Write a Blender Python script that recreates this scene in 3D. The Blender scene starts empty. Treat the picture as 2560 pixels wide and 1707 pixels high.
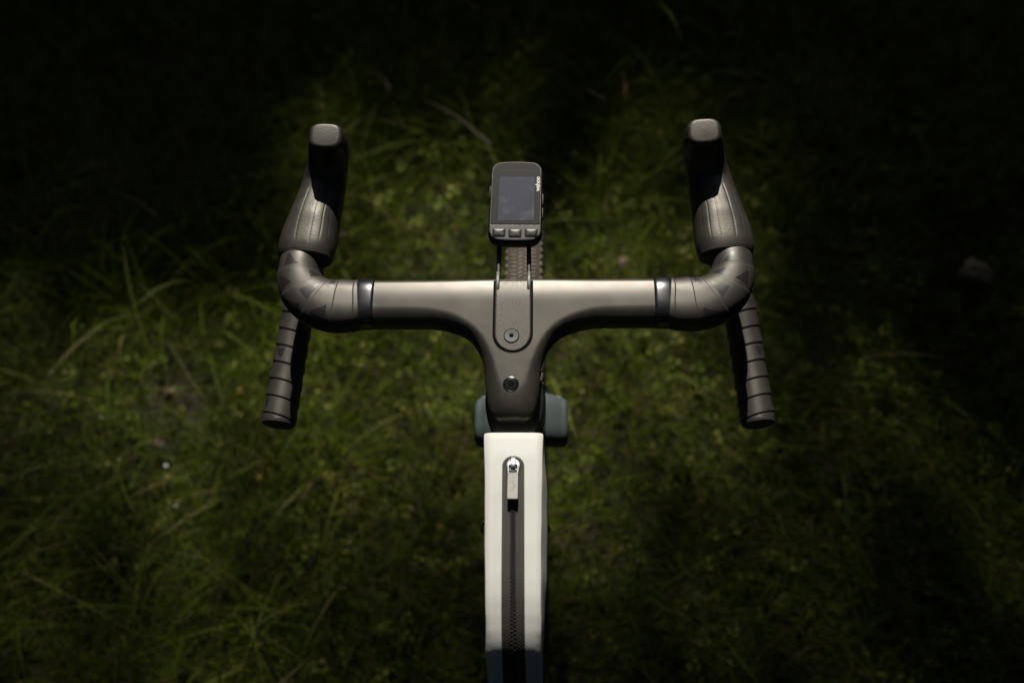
import bpy, math, random
import numpy as np
from mathutils import Matrix, Vector

random.seed(7)
rng = np.random.default_rng(7)
scene = bpy.context.scene
COL = scene.collection

# ---------------------------------------------------------------- camera
def make_camera():
    p, y, r = (math.radians(a) for a in (62.884, 4.873, -4.591))
    fw = Vector((-math.sin(y) * math.cos(p), math.cos(y) * math.cos(p), -math.sin(p)))
    rt = Vector((math.cos(y), math.sin(y), 0))
    up = rt.cross(fw)
    a = rt * math.cos(r) + up * math.sin(r)
    b = -rt * math.sin(r) + up * math.cos(r)
    cd = bpy.data.cameras.new('camera')
    cd.lens = 35.0
    cd.sensor_width = 36.0
    cd.clip_start = 0.02
    cd.clip_end = 400.0
    cd.dof.use_dof = True
    cd.dof.focus_distance = 1.0
    cd.dof.aperture_fstop = 2.8
    o = bpy.data.objects.new('camera', cd)
    m = Matrix((a, b, -fw)).transposed().to_4x4()
    m.translation = Vector((0.0373, -0.488, 1.8551))
    o.matrix_world = m
    COL.objects.link(o)
    scene.camera = o
make_camera()

# ---------------------------------------------------------------- light
SUN_ELEV = math.radians(45.0)
SUN_AZ = math.radians(-0.5)          # measured from +y towards +x
SUN_DIR = Vector((math.sin(SUN_AZ) * math.cos(SUN_ELEV), math.cos(SUN_AZ) * math.cos(SUN_ELEV), math.sin(SUN_ELEV)))
world = bpy.data.worlds.new('World')
scene.world = world
world.use_nodes = True
wn = world.node_tree.nodes
sky = wn.new('ShaderNodeTexSky')
sky.sky_type = 'NISHITA'
sky.sun_disc = False
sky.sun_elevation = SUN_ELEV
sky.sun_rotation = SUN_AZ
wn['Background'].inputs['Strength'].default_value = 0.05
world.node_tree.links.new(sky.outputs[0], wn['Background'].inputs['Color'])
sd = bpy.data.lights.new('sun', 'SUN')
sd.energy = 5.0
sd.angle = math.radians(0.5)
sd.color = (1.0, 0.95, 0.85)
so = bpy.data.objects.new('sun', sd)
so.rotation_euler = (-SUN_DIR).to_track_quat('-Z', 'Y').to_euler()
so.location = SUN_DIR * 30
COL.objects.link(so)
scene.view_settings.view_transform = 'Standard'
scene.view_settings.look = 'None'
scene.view_settings.exposure = 0.30
scene.view_settings.gamma = 1.0
scene.view_settings.use_curve_mapping = False
try:
    scene.cycles.use_denoising = True
    scene.cycles.max_bounces = 8
except Exception:
    pass

# ---------------------------------------------------------------- materials
def material(name, color=(.5, .5, .5), rough=.5, metal=0.0, spec=.5, coat=0.0, coat_rough=.1,
             noise=None, bump=None, second=None, sheen=0.0):
    """noise = (scale, amount): value variation; bump = (scale, strength, distance); second = (colour, scale, low, high): patches."""
    m = bpy.data.materials.new(name)
    m.use_nodes = True
    nt = m.node_tree
    b = nt.nodes['Principled BSDF']
    b.inputs['Base Color'].default_value = (*color, 1)
    b.inputs['Roughness'].default_value = rough
    b.inputs['Metallic'].default_value = metal
    b.inputs['Specular IOR Level'].default_value = spec
    b.inputs['Coat Weight'].default_value = coat
    b.inputs['Coat Roughness'].default_value = coat_rough
    b.inputs['Sheen Weight'].default_value = sheen
    tc = nt.nodes.new('ShaderNodeTexCoord')
    def tex(scale, detail=4):
        n = nt.nodes.new('ShaderNodeTexNoise')
        n.inputs['Scale'].default_value = scale
        n.inputs['Detail'].default_value = detail
        nt.links.new(tc.outputs['Object'], n.inputs['Vector'])
        return n
    col = None
    if second:
        n = tex(second[1])
        r = nt.nodes.new('ShaderNodeMapRange')
        r.inputs['From Min'].default_value = second[2]
        r.inputs['From Max'].default_value = second[3]
        nt.links.new(n.outputs['Fac'], r.inputs['Value'])
        mx = nt.nodes.new('ShaderNodeMix')
        mx.data_type = 'RGBA'
        mx.inputs[6].default_value = (*color, 1)
        mx.inputs[7].default_value = (*second[0], 1)
        nt.links.new(r.outputs['Result'], mx.inputs[0])
        col = mx.outputs[2]
        nt.links.new(col, b.inputs['Base Color'])
    if noise:
        n = tex(noise[0])
        r = nt.nodes.new('ShaderNodeMapRange')
        r.inputs['From Min'].default_value = .3
        r.inputs['From Max'].default_value = .7
        r.inputs['To Min'].default_value = 1 - noise[1]
        r.inputs['To Max'].default_value = 1 + noise[1]
        nt.links.new(n.outputs['Fac'], r.inputs['Value'])
        mx = nt.nodes.new('ShaderNodeMix')
        mx.data_type = 'RGBA'
        mx.blend_type = 'MULTIPLY'
        mx.inputs[0].default_value = 1
        mx.inputs[6].default_value = (*color, 1)
        if col:
            nt.links.new(col, mx.inputs[6])
        nt.links.new(r.outputs['Result'], mx.inputs[7])
        nt.links.new(mx.outputs[2], b.inputs['Base Color'])
        r2 = nt.nodes.new('ShaderNodeMapRange')
        r2.inputs['From Min'].default_value = .3
        r2.inputs['From Max'].default_value = .7
        r2.inputs['To Min'].default_value = max(0, rough * (1 - noise[1] * .6))
        r2.inputs['To Max'].default_value = min(1, rough * (1 + noise[1] * .6))
        nt.links.new(n.outputs['Fac'], r2.inputs['Value'])
        nt.links.new(r2.outputs['Result'], b.inputs['Roughness'])
    if bump:
        n = tex(bump[0], 3)
        bp = nt.nodes.new('ShaderNodeBump')
        bp.inputs['Strength'].default_value = bump[1]
        bp.inputs['Distance'].default_value = bump[2]
        nt.links.new(n.outputs['Fac'], bp.inputs['Height'])
        nt.links.new(bp.outputs['Normal'], b.inputs['Normal'])
    return m

def leaf_material(name, stops, trans=.25, rough=.5, spec=.35):
    """Each blade gets its own colour out of the ramp (the leaf's own colour); thin leaves let some light through."""
    m = bpy.data.materials.new(name)
    m.use_nodes = True
    nt = m.node_tree
    b = nt.nodes['Principled BSDF']
    b.inputs['Roughness'].default_value = rough
    b.inputs['Specular IOR Level'].default_value = spec
    g = nt.nodes.new('ShaderNodeNewGeometry')
    cr = nt.nodes.new('ShaderNodeValToRGB')
    el = cr.color_ramp.elements
    el[0].position, el[0].color = stops[0][0], (*stops[0][1], 1)
    el[1].position, el[1].color = stops[-1][0], (*stops[-1][1], 1)
    for pos, c in stops[1:-1]:
        e = el.new(pos)
        e.color = (*c, 1)
    nt.links.new(g.outputs['Random Per Island'], cr.inputs['Fac'])
    nt.links.new(cr.outputs['Color'], b.inputs['Base Color'])
    t = nt.nodes.new('ShaderNodeBsdfTranslucent')
    nt.links.new(cr.outputs['Color'], t.inputs['Color'])
    mx = nt.nodes.new('ShaderNodeMixShader')
    mx.inputs[0].default_value = trans
    nt.links.new(b.outputs[0], mx.inputs[1])
    nt.links.new(t.outputs[0], mx.inputs[2])
    nt.links.new(mx.outputs[0], nt.nodes['Material Output'].inputs['Surface'])
    return m

M = {}
M['paint'] = material('matte_black_paint', (.027, .0248, .0216), .40, spec=.585, noise=(35, .10), bump=(1500, .03, .0002), second=((.061, .055, .046), 26, .50, .85))
M['paint_plate'] = material('speckled_grey_anodising', (.063, .0595, .055), .45, metal=.3, spec=.5, noise=(1300, .5), bump=(1300, .3, .0003))
M['rubber'] = material('hood_rubber', (.025, .0228, .020), .43, spec=.47, noise=(90, .15), bump=(520, .25, .0006))
M['tape'] = material('bar_tape', (.026, .0232, .021), .48, spec=.52, noise=(70, .12), bump=(500, .06, .0003))
M['tape_print'] = material('gloss_tape_print', (.016, .0152, .0145), .33, spec=.42)
M['band'] = material('gloss_black_band', (.010, .010, .012), .23, spec=.7, bump=(120, .08, .0006))
M['plug'] = material('black_plug', (.03, .028, .027), .45, bump=(500, .1, .0004))
M['black'] = material('satin_black', (.012, .012, .013), .4)
M['gap'] = material('black_gap', (.004, .004, .004), .9, spec=.1)
M['black_gloss'] = material('gloss_black_frame', (.010, .011, .014), .25, spec=.5)
M['fork'] = material('blue_grey_paint', (.063, .075, .077), .45, spec=.4, noise=(40, .08))
M['screw'] = material('dark_screw', (.06, .057, .057), .4, metal=.5)
M['bolt'] = material('black_bolt', (.02, .02, .02), .22, metal=.6)
M['tyre'] = material('tyre_rubber', (.035, .032, .028), .8, spec=.3, noise=(60, .3))
M['tread'] = material('dusty_tread', (.17, .142, .115), .9, spec=.2, noise=(200, .3))
M['rim'] = material('black_rim', (.02, .02, .02), .4)
M['steel'] = material('steel', (.5, .5, .5), .35, metal=1)
M['bag'] = material('white_bag_fabric', (.500, .494, .462), .55, spec=.35, noise=(25, .03), bump=(1300, .14, .0004))
M['bag_panel'] = material('white_bag_panel', (.476, .477, .452), .5, spec=.35, noise=(25, .05), bump=(1300, .14, .0004))
M['bag_side'] = material('grey_bag_base', (.05, .05, .05), .7)
M['nickel'] = material('nickel', (.72, .71, .69), .28, metal=1, noise=(300, .06))
M['pull'] = material('brushed_pull', (.15, .14, .128), .55, metal=.2, bump=(900, .08, .0002), noise=(200, .1))
M['mark'] = material('engraved_mark', (.08, .075, .07), .5)
M['teeth'] = material('zip_coil', (.013, .012, .011), .65, spec=.2)
M['device'] = material('device_black', (.010, .010, .011), .5, spec=.35)
M['chrome'] = material('device_bezel', (.12, .115, .11), .32, metal=1, noise=(400, .2))
M['face'] = material('device_face', (.0205, .019, .018), .5, spec=.12, coat=.06, coat_rough=.05, noise=(90, .2))
M['screen'] = material('device_screen', (.031, .0335, .051), .5, spec=.15, coat=.06, coat_rough=.05, noise=(60, .12), second=((.075, .078, .088), 50, .52, .72))
M['print'] = material('white_print', (.75, .74, .70), .5)
M['button'] = material('button_metal', (.042, .039, .034), .38, metal=.5, noise=(300, .2))
M['frame_grey'] = material('device_button_surround', (.034, .032, .030), .45)
M['lens'] = material('indicator_lens', (.034, .032, .03), .5, spec=.2)
M['stone'] = material('pale_stone', (.26, .19, .11), .8, noise=(60, .4), bump=(60, .5, .004), second=((.10, .075, .045), 45, .5, .58))
M['soil'] = material('soil', (.030, .024, .014), .95, spec=.1, noise=(18, .5), bump=(45, .8, .02), second=((.030, .036, .012), 7, .42, .6))
M['dry'] = material('dry_stalk', (.085, .06, .036), .7, noise=(150, .3))
M['dryleaf'] = material('dry_leaf', (.10, .062, .034), .6, noise=(120, .35))
M['dew_glint'] = material('dew_glint', (.85, .85, .82), .12, spec=1.0)  # opaque white base colour stands in for the sun's glint
M['yellow'] = material('yellow_petal', (.26, .18, .015), .6)
M['bark'] = material('bark', (.085, .065, .045), .9, noise=(6, .4), bump=(10, .8, .05))
M['leaves'] = leaf_material('tree_leaves', [(0, (.020, .045, .010)), (.6, (.035, .07, .014)), (1, (.06, .085, .02))], trans=.12)
M['grass'] = leaf_material('grass_blades', [(0, (.044, .078, .002)), (.3, (.090, .145, .002)), (.62, (.155, .220, .004)), (.8, (.26, .28, .027)),
                                            (.9, (.17, .11, .05)), (1, (.30, .225, .095))], trans=.55, spec=.2)
M['long'] = leaf_material('long_blades', [(0, (.060, .105, .003)), (.6, (.115, .165, .010)), (.88, (.19, .20, .040)),
                                          (1, (.23, .175, .08))], trans=.42, spec=.22)
M['clover'] = leaf_material('small_leaves', [(0, (.040, .072, .002)), (.5, (.090, .130, .004)), (.85, (.17, .19, .020)),
                                             (1, (.26, .23, .06))], trans=.42, rough=.6, spec=.2)

def weave_material():
    m = material('zip_tape_weave', (.05, .045, .04), .5, spec=.28)
    nt = m.node_tree
    b = nt.nodes['Principled BSDF']
    tc = nt.nodes.new('ShaderNodeTexCoord')
    sp = nt.nodes.new('ShaderNodeSeparateXYZ')
    nt.links.new(tc.outputs['Object'], sp.inputs[0])
    def mth(op, a, b_=None, v=None):
        n = nt.nodes.new('ShaderNodeMath')
        n.operation = op
        nt.links.new(a, n.inputs[0])
        if b_ is not None: nt.links.new(b_, n.inputs[1])
        if v is not None: n.inputs[1].default_value = v
        return n.outputs[0]
    # herringbone: rows slanting one way and the other in columns 2 mm wide
    colx = mth('PINGPONG', sp.outputs[0], v=.0020)
    s = mth('ADD', sp.outputs[1], colx)
    w = mth('PINGPONG', s, v=.0012)
    w = mth('MULTIPLY', w, v=1 / .0012)
    r = nt.nodes.new('ShaderNodeValToRGB')
    r.color_ramp.elements[0].color = (.008, .007, .006, 1)
    r.color_ramp.elements[1].color = (.052, .045, .039, 1)
    nt.links.new(w, r.inputs['Fac'])
    nt.links.new(r.outputs['Color'], b.inputs['Base Color'])
    bp = nt.nodes.new('ShaderNodeBump')
    bp.inputs['Strength'].default_value = .6
    bp.inputs['Distance'].default_value = .0005
    nt.links.new(w, bp.inputs['Height'])
    nt.links.new(bp.outputs['Normal'], b.inputs['Normal'])
    return m
M['weave'] = weave_material()
for k in ('paint', 'paint_plate', 'rubber', 'tape'):
    M[k].node_tree.nodes['Principled BSDF'].inputs['Specular Tint'].default_value = (1, .93, .83, 1)

# ---------------------------------------------------------------- mesh helpers
def link(name, me, mat=None, parent=None, smooth=True):
    if mat is not None:
        me.materials.clear()
        me.materials.append(mat)
    if smooth:
        me.polygons.foreach_set('use_smooth', np.ones(len(me.polygons), dtype=bool))
    me.update()
    o = bpy.data.objects.new(name, me)
    COL.objects.link(o)
    if parent is not None:
        o.parent = parent
    return o

def obj(name, verts, faces, mat=None, parent=None, smooth=True):
    me = bpy.data.meshes.new(name)
    me.from_pydata([tuple(map(float, v)) for v in verts], [], [tuple(map(int, f)) for f in faces])
    me.validate()
    return link(name, me, mat, parent, smooth)

def fast_mesh(name, verts, loops, starts, totals):
    me = bpy.data.meshes.new(name)
    me.vertices.add(len(verts))
    me.vertices.foreach_set('co', np.asarray(verts, np.float32).ravel())
    me.loops.add(len(loops))
    me.loops.foreach_set('vertex_index', np.asarray(loops, np.int32))
    me.polygons.add(len(starts))
    me.polygons.foreach_set('loop_start', np.asarray(starts, np.int32))
    me.polygons.foreach_set('loop_total', np.asarray(totals, np.int32))
    me.update(calc_edges=True)
    return me

def empty(name, loc=(0, 0, 0)):
    o = bpy.data.objects.new(name, None)
    o.empty_display_size = .05
    o.location = loc
    COL.objects.link(o)
    return o

def tag(o, label=None, cat=None, group=None, kind=None):
    if label: o['label'] = label
    if cat: o['category'] = cat
    if group: o['group'] = group
    if kind: o['kind'] = kind
    return o

def interp(keys, t):
    """Smooth (Catmull-Rom) interpolation of rows KEYS at parameters t in 0..1."""
    k = np.asarray(keys, float)
    if k.ndim == 1: k = k[:, None]
    n = len(k)
    x = np.clip(np.asarray(t, float), 0, 1) * (n - 1)
    i = np.minimum(x.astype(int), n - 2)
    f = (x - i)[:, None]
    p0 = k[np.maximum(i - 1, 0)]; p1 = k[i]; p2 = k[i + 1]; p3 = k[np.minimum(i + 2, n - 1)]
    return .5 * (2 * p1 + (p2 - p0) * f + (2 * p0 - 5 * p1 + 4 * p2 - p3) * f ** 2 + (3 * p1 - p0 - 3 * p2 + p3) * f ** 3)

def ring_faces(nr, nt, cap=True, flip=False):
    f = []
    for i in range(nr - 1):
        for j in range(nt):
            a, b = i * nt + j, i * nt + (j + 1) % nt
            q = (a, b, b + nt, a + nt)
            f.append(q[::-1] if flip else q)
    if cap:
        a = tuple(range(nt)); b = tuple(range((nr - 1) * nt, nr * nt))
        f.append(a if flip else a[::-1]); f.append(b[::-1] if flip else b)
    return f

def loft(centers, U, V, a, b, n=2.0, nt=48, round0=0.0, round1=0.0, tang=None):
    """Rings of superellipses; returns array (rings, nt, 3). U, V unit vectors per ring."""
    c = np.asarray(centers, float)
    nr = len(c)
    U = np.broadcast_to(np.asarray(U, float), (nr, 3)); V = np.broadcast_to(np.asarray(V, float), (nr, 3))
    a = np.broadcast_to(np.asarray(a, float), (nr,)); b = np.broadcast_to(np.asarray(b, float), (nr,))
    n = np.broadcast_to(np.asarray(n, float), (nr,))
    th = np.linspace(0, 2 * np.pi, nt, endpoint=False)
    ct, st = np.cos(th)[None], np.sin(th)[None]
    e = (2.0 / n)[:, None]
    X = np.sign(ct) * np.abs(ct) ** e * a[:, None]
    Y = np.sign(st) * np.abs(st) ** e * b[:, None]
    return c[:, None, :] + X[..., None] * U[:, None, :] + Y[..., None] * V[:, None, :]

def frames(path, ref):
    p = np.asarray(path, float)
    T = np.gradient(p, axis=0)
    T /= np.linalg.norm(T, axis=1)[:, None]
    ref = np.broadcast_to(np.asarray(ref, float), p.shape)
    U = ref - (ref * T).sum(1)[:, None] * T
    U /= np.linalg.norm(U, axis=1)[:, None]
    V = np.cross(T, U)
    return T, U, V

def domed(rings, T0, T1, r0=0.0, r1=0.0, k=5):
    """Round both ends of a loft: shrink copies of the end rings along a quarter circle."""
    out = []
    def caps(ring, t, r, order):
        c = ring.mean(0)
        w = np.linalg.norm(ring - c, axis=1).mean()
        res = []
        for i in range(1, k + 1):
            ang = i / k * math.pi / 2
            s = 1 - (r / w) * (1 - math.cos(ang)) if r < w else max(math.cos(ang), .02)
            res.append(c + (ring - c) * s + t * r * math.sin(ang))
        return res
    if r0: out += caps(rings[0], -np.asarray(T0, float), r0, 0)[::-1]
    out += list(rings)
    if r1: out += caps(rings[-1], np.asarray(T1, float), r1, 1)
    return np.array(out)

def ring_obj(name, rings, mat, parent=None, cap=True, mirror=False):
    r = np.array(rings)
    nr, nt = r.shape[:2]
    v = r.reshape(-1, 3)
    flip = False
    if mirror:
        v = v * np.array([-1, 1, 1])
        flip = True
    return obj(name, v, ring_faces(nr, nt, cap, flip), mat, parent)

def tube(name, pts, rad, mat, parent=None, nt=16, n=60, ref=(1, 0, 0), mirror=False, b=None, exp=2.0, r_end=None):
    t = np.linspace(0, 1, n)
    p = interp(pts, t)
    T, U, V = frames(p, ref)
    ra = interp(rad, t)[:, 0] if np.ndim(rad) else np.full(n, rad)
    rb = ra if b is None else (interp(b, t)[:, 0] if np.ndim(b) else np.full(n, b))
    rings = loft(p, U, V, ra, rb, exp, nt)
    e = r_end if r_end is not None else min(ra.min(), rb.min()) * .6
    rings = domed(rings, T[0], T[-1], e, e, 4)
    return ring_obj(name, rings, mat, parent, True, mirror)

def prism(outline, z0, z1, bev=.0006):
    """Extruded outline (x, y) with a small bevel round the top; returns verts, faces."""
    o = np.asarray(outline, float)
    n = len(o)
    c = o.mean(0)
    d = np.roll(o, -1, 0) - np.roll(o, 1, 0)
    nrm = np.stack([d[:, 1], -d[:, 0]], 1)
    nrm /= np.linalg.norm(nrm, axis=1)[:, None] + 1e-12
    if ((o - c) * nrm).sum() < 0: nrm = -nrm
    v = []
    for off, z in ((0, z0), (0, z1 - bev), (bev * .3, z1 - bev * .3), (bev, z1)):
        q = o - nrm * off
        v += [(x, y, z) for x, y in q]
    f = [tuple(range(n))[::-1], tuple(range(3 * n, 4 * n))]
    for k in range(3):
        for i in range(n):
            j = (i + 1) % n
            f.append((k * n + i, k * n + j, (k + 1) * n + j, (k + 1) * n + i))
    if ((np.roll(o, -1, 0) - o)[:, 0] * (np.roll(o, -1, 0) + o)[:, 1]).sum() > 0:      # clockwise
        f = [q[::-1] for q in f]
    return np.array(v), f

def rrect(w, h, r, k=6, cx=0, cy=0):
    pts = []
    rs = r if np.ndim(r) else (r,) * 4
    for (sx, sy, a0), rr in zip(((1, 1, 0), (-1, 1, 90), (-1, -1, 180), (1, -1, 270)), rs):
        for i in range(k + 1):
            a = math.radians(a0 + 90 * i / k)
            pts.append((cx + sx * (w / 2 - rr) + rr * math.cos(a), cy + sy * (h / 2 - rr) + rr * math.sin(a)))
    return pts

def circle(r, n=24, cx=0, cy=0):
    return [(cx + r * math.cos(2 * math.pi * i / n), cy + r * math.sin(2 * math.pi * i / n)) for i in range(n)]

def lathe(name, prof, mat, parent, loc, axis=(0, 0, 1), n=28):
    """prof: (radius, height) pairs."""
    R = Vector(axis).to_track_quat('Z', 'Y').to_matrix()
    v, f = [], []
    for r, h in prof:
        for i in range(n):
            a = 2 * math.pi * i / n
            p = R @ Vector((r * math.cos(a), r * math.sin(a), h)) + Vector(loc)
            v.append(p)
    m = len(prof)
    for k in range(m - 1):
        for i in range(n):
            j = (i + 1) % n
            f.append((k * n + i, k * n + j, (k + 1) * n + j, (k + 1) * n + i))
    f.append(tuple(range(n))[::-1]); f.append(tuple(range((m - 1) * n, m * n)))
    return obj(name, v, f, mat, parent, smooth=False)

# ================================================================ GROUND
def build_ground():
    n = 90
    xs = np.linspace(-1, 1, n)
    xs = np.sign(xs) * (np.abs(xs) ** 3 * 57 + np.abs(xs) * 3)
    X, Y = np.meshgrid(xs, xs + .5)
    Z = .012 * np.sin(X * 3.1 + 1) * np.cos(Y * 2.7) * (np.hypot(X, Y) < 6) - .006
    v = np.stack([X, Y, Z], -1).reshape(-1, 3)
    f = [(i * n + j, i * n + j + 1, (i + 1) * n + j + 1, (i + 1) * n + j) for i in range(n - 1) for j in range(n - 1)]
    tag(obj('ground', v, f, M['soil']), 'dark soil of the meadow showing between the grass blades', kind='structure')
build_ground()

def patch_noise(x, y, s, seed):
    r = np.random.default_rng(seed)
    out = np.zeros_like(x)
    for k in range(5):
        a = r.uniform(0, 2 * np.pi); ph = r.uniform(0, 6.3); fr = s * r.uniform(.7, 1.6)
        out += np.sin((x * np.cos(a) + y * np.sin(a)) * fr + ph + 1.3 * np.sin((y * np.cos(a) - x * np.sin(a)) * fr * .7 + ph * 2))
    return out / 5

def blades(name, mat, xy, length, width, lean, az, droop, segs, label):
    """One mesh of curved, tapering blades."""
    n = len(xy)
    t = np.linspace(0, 1, segs + 1)
    # direction angle from vertical grows along the blade
    ang = lean[:, None] + droop[:, None] * t[None]
    ds = (length / segs)[:, None]
    mid = (ang[:, 1:] + ang[:, :-1]) / 2
    H = np.concatenate([np.zeros((n, 1)), np.cumsum(np.sin(mid) * ds, 1)], 1)
    Zc = np.concatenate([np.zeros((n, 1)), np.cumsum(np.cos(mid) * ds, 1)], 1)
    Zc = np.maximum(Zc, .004 + .012 * rng.random((n, 1)) * t[None])
    dx, dy = np.cos(az)[:, None], np.sin(az)[:, None]
    wob = (rng.normal(0, .06, (n, 1)) * length[:, None]) * (t[None] ** 2)
    PX = xy[:, :1] + dx * H - dy * wob
    PY = xy[:, 1:] + dy * H + dx * wob
    w = width[:, None] * (1 - t[None] ** 2.2) * .5 * (0.75 + .25 * np.sin(np.pi * np.minimum(t[None] * 1.6, 1)))
    tw = rng.uniform(-.9, .9, (n, 1))
    sx, sy = -dy * np.cos(tw), dx * np.cos(tw)
    sz = np.sin(tw)
    L = np.stack([PX - sx * w, PY - sy * w, Zc - sz * w], -1)[:, :-1]
    R = np.stack([PX + sx * w, PY + sy * w, Zc + sz * w], -1)[:, :-1]
    tip = np.stack([PX[:, -1], PY[:, -1], Zc[:, -1]], -1)
    V = np.concatenate([np.stack([L, R], 2).reshape(n, -1, 3), tip[:, None]], 1)
    nv = 2 * segs + 1
    loops, tot = [], []
    for k in range(segs - 1):
        loops += [2 * k, 2 * k + 1, 2 * k + 3, 2 * k + 2]; tot.append(4)
    loops += [2 * segs - 2, 2 * segs - 1, 2 * segs]; tot.append(3)
    lp = (np.arange(n)[:, None] * nv + np.array(loops)[None]).ravel()
    tt = np.tile(tot, n)
    st = np.concatenate([[0], np.cumsum(tt)[:-1]])
    me = fast_mesh(name, V.reshape(-1, 3), lp, st, tt)
    o = link(name, me, mat)
    tag(o, label, kind='stuff')
    return o

def scatter(n, x0, x1, y0, y1):
    return np.stack([rng.uniform(x0, x1, n), rng.uniform(y0, y1, n)], 1)

def build_grass():
    # fine short blades all over the place in view, thinner beyond
    a = scatter(125000, -1.65, 1.65, -.75, 1.95)
    keep = patch_noise(a[:, 0], a[:, 1], 9, 1) > -.55
    a = a[keep]
    b = scatter(26000, -4, 4, -2.5, 4.5)
    b = b[(np.abs(b[:, 0]) > 1.6) | (b[:, 1] > 1.9) | (b[:, 1] < -.7)]
    xy = np.concatenate([a, b])
    n = len(xy)
    pn = patch_noise(xy[:, 0], xy[:, 1], 5, 2)
    far = np.clip((xy[:, 1] - .55) / .5, 0, 1)
    length = rng.uniform(.03, .085, n) * (1 + .3 * pn) * (1 + .9 * far)
    width = rng.uniform(.0013, .0028, n)
    width[len(a):] *= 1.8
    az = rng.uniform(0, 2 * np.pi, n)
    blades('grass', M['grass'], xy, length, width, rng.uniform(.1, 1.15, n), az, rng.uniform(.3, 1.5, n), 3,
           'short tangled green grass covering the ground under the bicycle')
    # long lying blades, mostly to the left and along the top of the picture
    c = np.concatenate([scatter(1800, -1.6, -.35, -.5, 1.1), scatter(1000, -1.6, 1.5, .75, 1.9), scatter(230, .1, 1.5, -.5, .8),
                        scatter(110, -.5, .2, -.3, .8)])
    n = len(c)
    base = np.where(c[:, 0] < -.3, math.radians(60), math.radians(100))
    az = base + rng.normal(0, 1.0, n)
    az = np.where(rng.random(n) < .35, az + np.pi, az)
    blades('long_grass', M['long'], c, rng.uniform(.10, .30, n) * np.where(rng.random(n) < .12, 1.4, 1), rng.uniform(.0020, .0044, n), rng.uniform(.15, .7, n), az,
           rng.uniform(.7, 1.7, n), 7, 'long pale grass blades bent over the short grass, mostly left of the bicycle')
build_grass()

def build_clover():
    n = 3300
    xy = scatter(n, -1.5, 1.6, -.6, 1.6)
    pn = patch_noise(xy[:, 0], xy[:, 1], 6, 5) + .45 * (xy[:, 0] > -.5) - .35 * (xy[:, 1] > .75)
    pn = pn + .30 * (np.abs(xy[:, 0] + .05) < .6) * (xy[:, 1] > .1)
    xy = xy[pn > -.12]
    n = len(xy)
    size = rng.uniform(.0035, .0085, n) * (1 + .5 * (rng.random(n) < .06))
    h = rng.uniform(.022, .062, n)
    # each leaf: a six sided, slightly folded round leaf; three to a stalk
    ang = np.array([0, .75, 1.6, 2.35, np.pi, -2.35, -1.6, -.75])
    rad = np.array([.10, .8, 1.0, .95, .8, .95, 1.0, .8])
    V = []
    rot = rng.uniform(0, 6.28, n)
    tilt = rng.normal(0, .35, (n, 2))
    for k in range(3):
        r = rot + k * 2.094 + rng.normal(0, .15, n)
        lx = size[:, None] * (1.05 - np.cos(ang) * rad)[None]
        ly = size[:, None] * (np.sin(ang) * rad)[None] * .85
        lz = np.abs(ly) * .35 - lx * .15
        X = xy[:, :1] + lx * np.cos(r)[:, None] - ly * np.sin(r)[:, None]
        Y = xy[:, 1:] + lx * np.sin(r)[:, None] + ly * np.cos(r)[:, None]
        Z = h[:, None] + lz + tilt[:, :1] * (X - xy[:, :1]) + tilt[:, 1:] * (Y - xy[:, 1:])
        V.append(np.stack([X, Y, Z], -1))
    V = np.concatenate(V, 0)
    m = len(V)
    quads = [0, 1, 2, 3, 0, 3, 4, 4, 5, 0, 0, 5, 6, 7]
    tot = [4, 3, 3, 4]
    lp = (np.arange(m)[:, None] * 8 + np.array(quads)[None]).ravel()
    tt = np.tile(tot, m)
    st = np.concatenate([[0], np.cumsum(tt)[:-1]])
    me = fast_mesh('clover', V.reshape(-1, 3), lp, st, tt)
    tag(link('clover', me, M['clover']), 'small round clover leaves growing low among the grass', kind='stuff')
build_clover()

# ================================================================ UNSEEN TREES added and shaped to shade the meadow
def ground_light(gx, gy):
    """Sunlight wanted at a place on the ground; the crown is thinned as a mask to give it."""
    m = np.full(gx.shape, .002)
    for x, y, sx, sy, a in ((-.70, .28, .26, .17, .80), (-.38, .36, .24, .17, 1.0), (-.24, .24, .16, .12, .85), (-.06, .72, .26, .19, 1.0), (-.68, .60, .22, .14, .18),
                            (-.85, -.06, .22, .16, .18), (-.50, -.02, .2, .12, .10), (-.20, .06, .22, .14, .22), (-.15, .36, .2, .18, .95), (.10, .64, .15, .15, .95), (.10, .84, .13, .10, .6), (.10, .36, .12, .14, .85), (.55, .02, .38, .16, .045), (.06, .20, .12, .16, .85),
                            (.24, .36, .18, .13, .50), (.54, .35, .17, .11, .20), (.28, .07, .24, .10, .04), (.80, .12, .25, .12, .025),
                            (.60, .66, .15, .10, .03), (-.02, 1.04, .26, .09, .20), (.16, .66, .15, .14, .32), (-.32, .68, .2, .18, .45)):
        m = np.maximum(m, a * np.exp(-.5 * (((gx - x) / sx) ** 2 + ((gy - y) / sy) ** 2)))
    def soft(v, lo, hi, s):
        return np.clip((v - lo) / s + .5, 0, 1) * np.clip((hi - v) / s + .5, 0, 1)
    m = np.maximum(m, soft(gx, -.43, .46, .12) * soft(gy, -1.46, -.36, .14))
    return m

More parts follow.
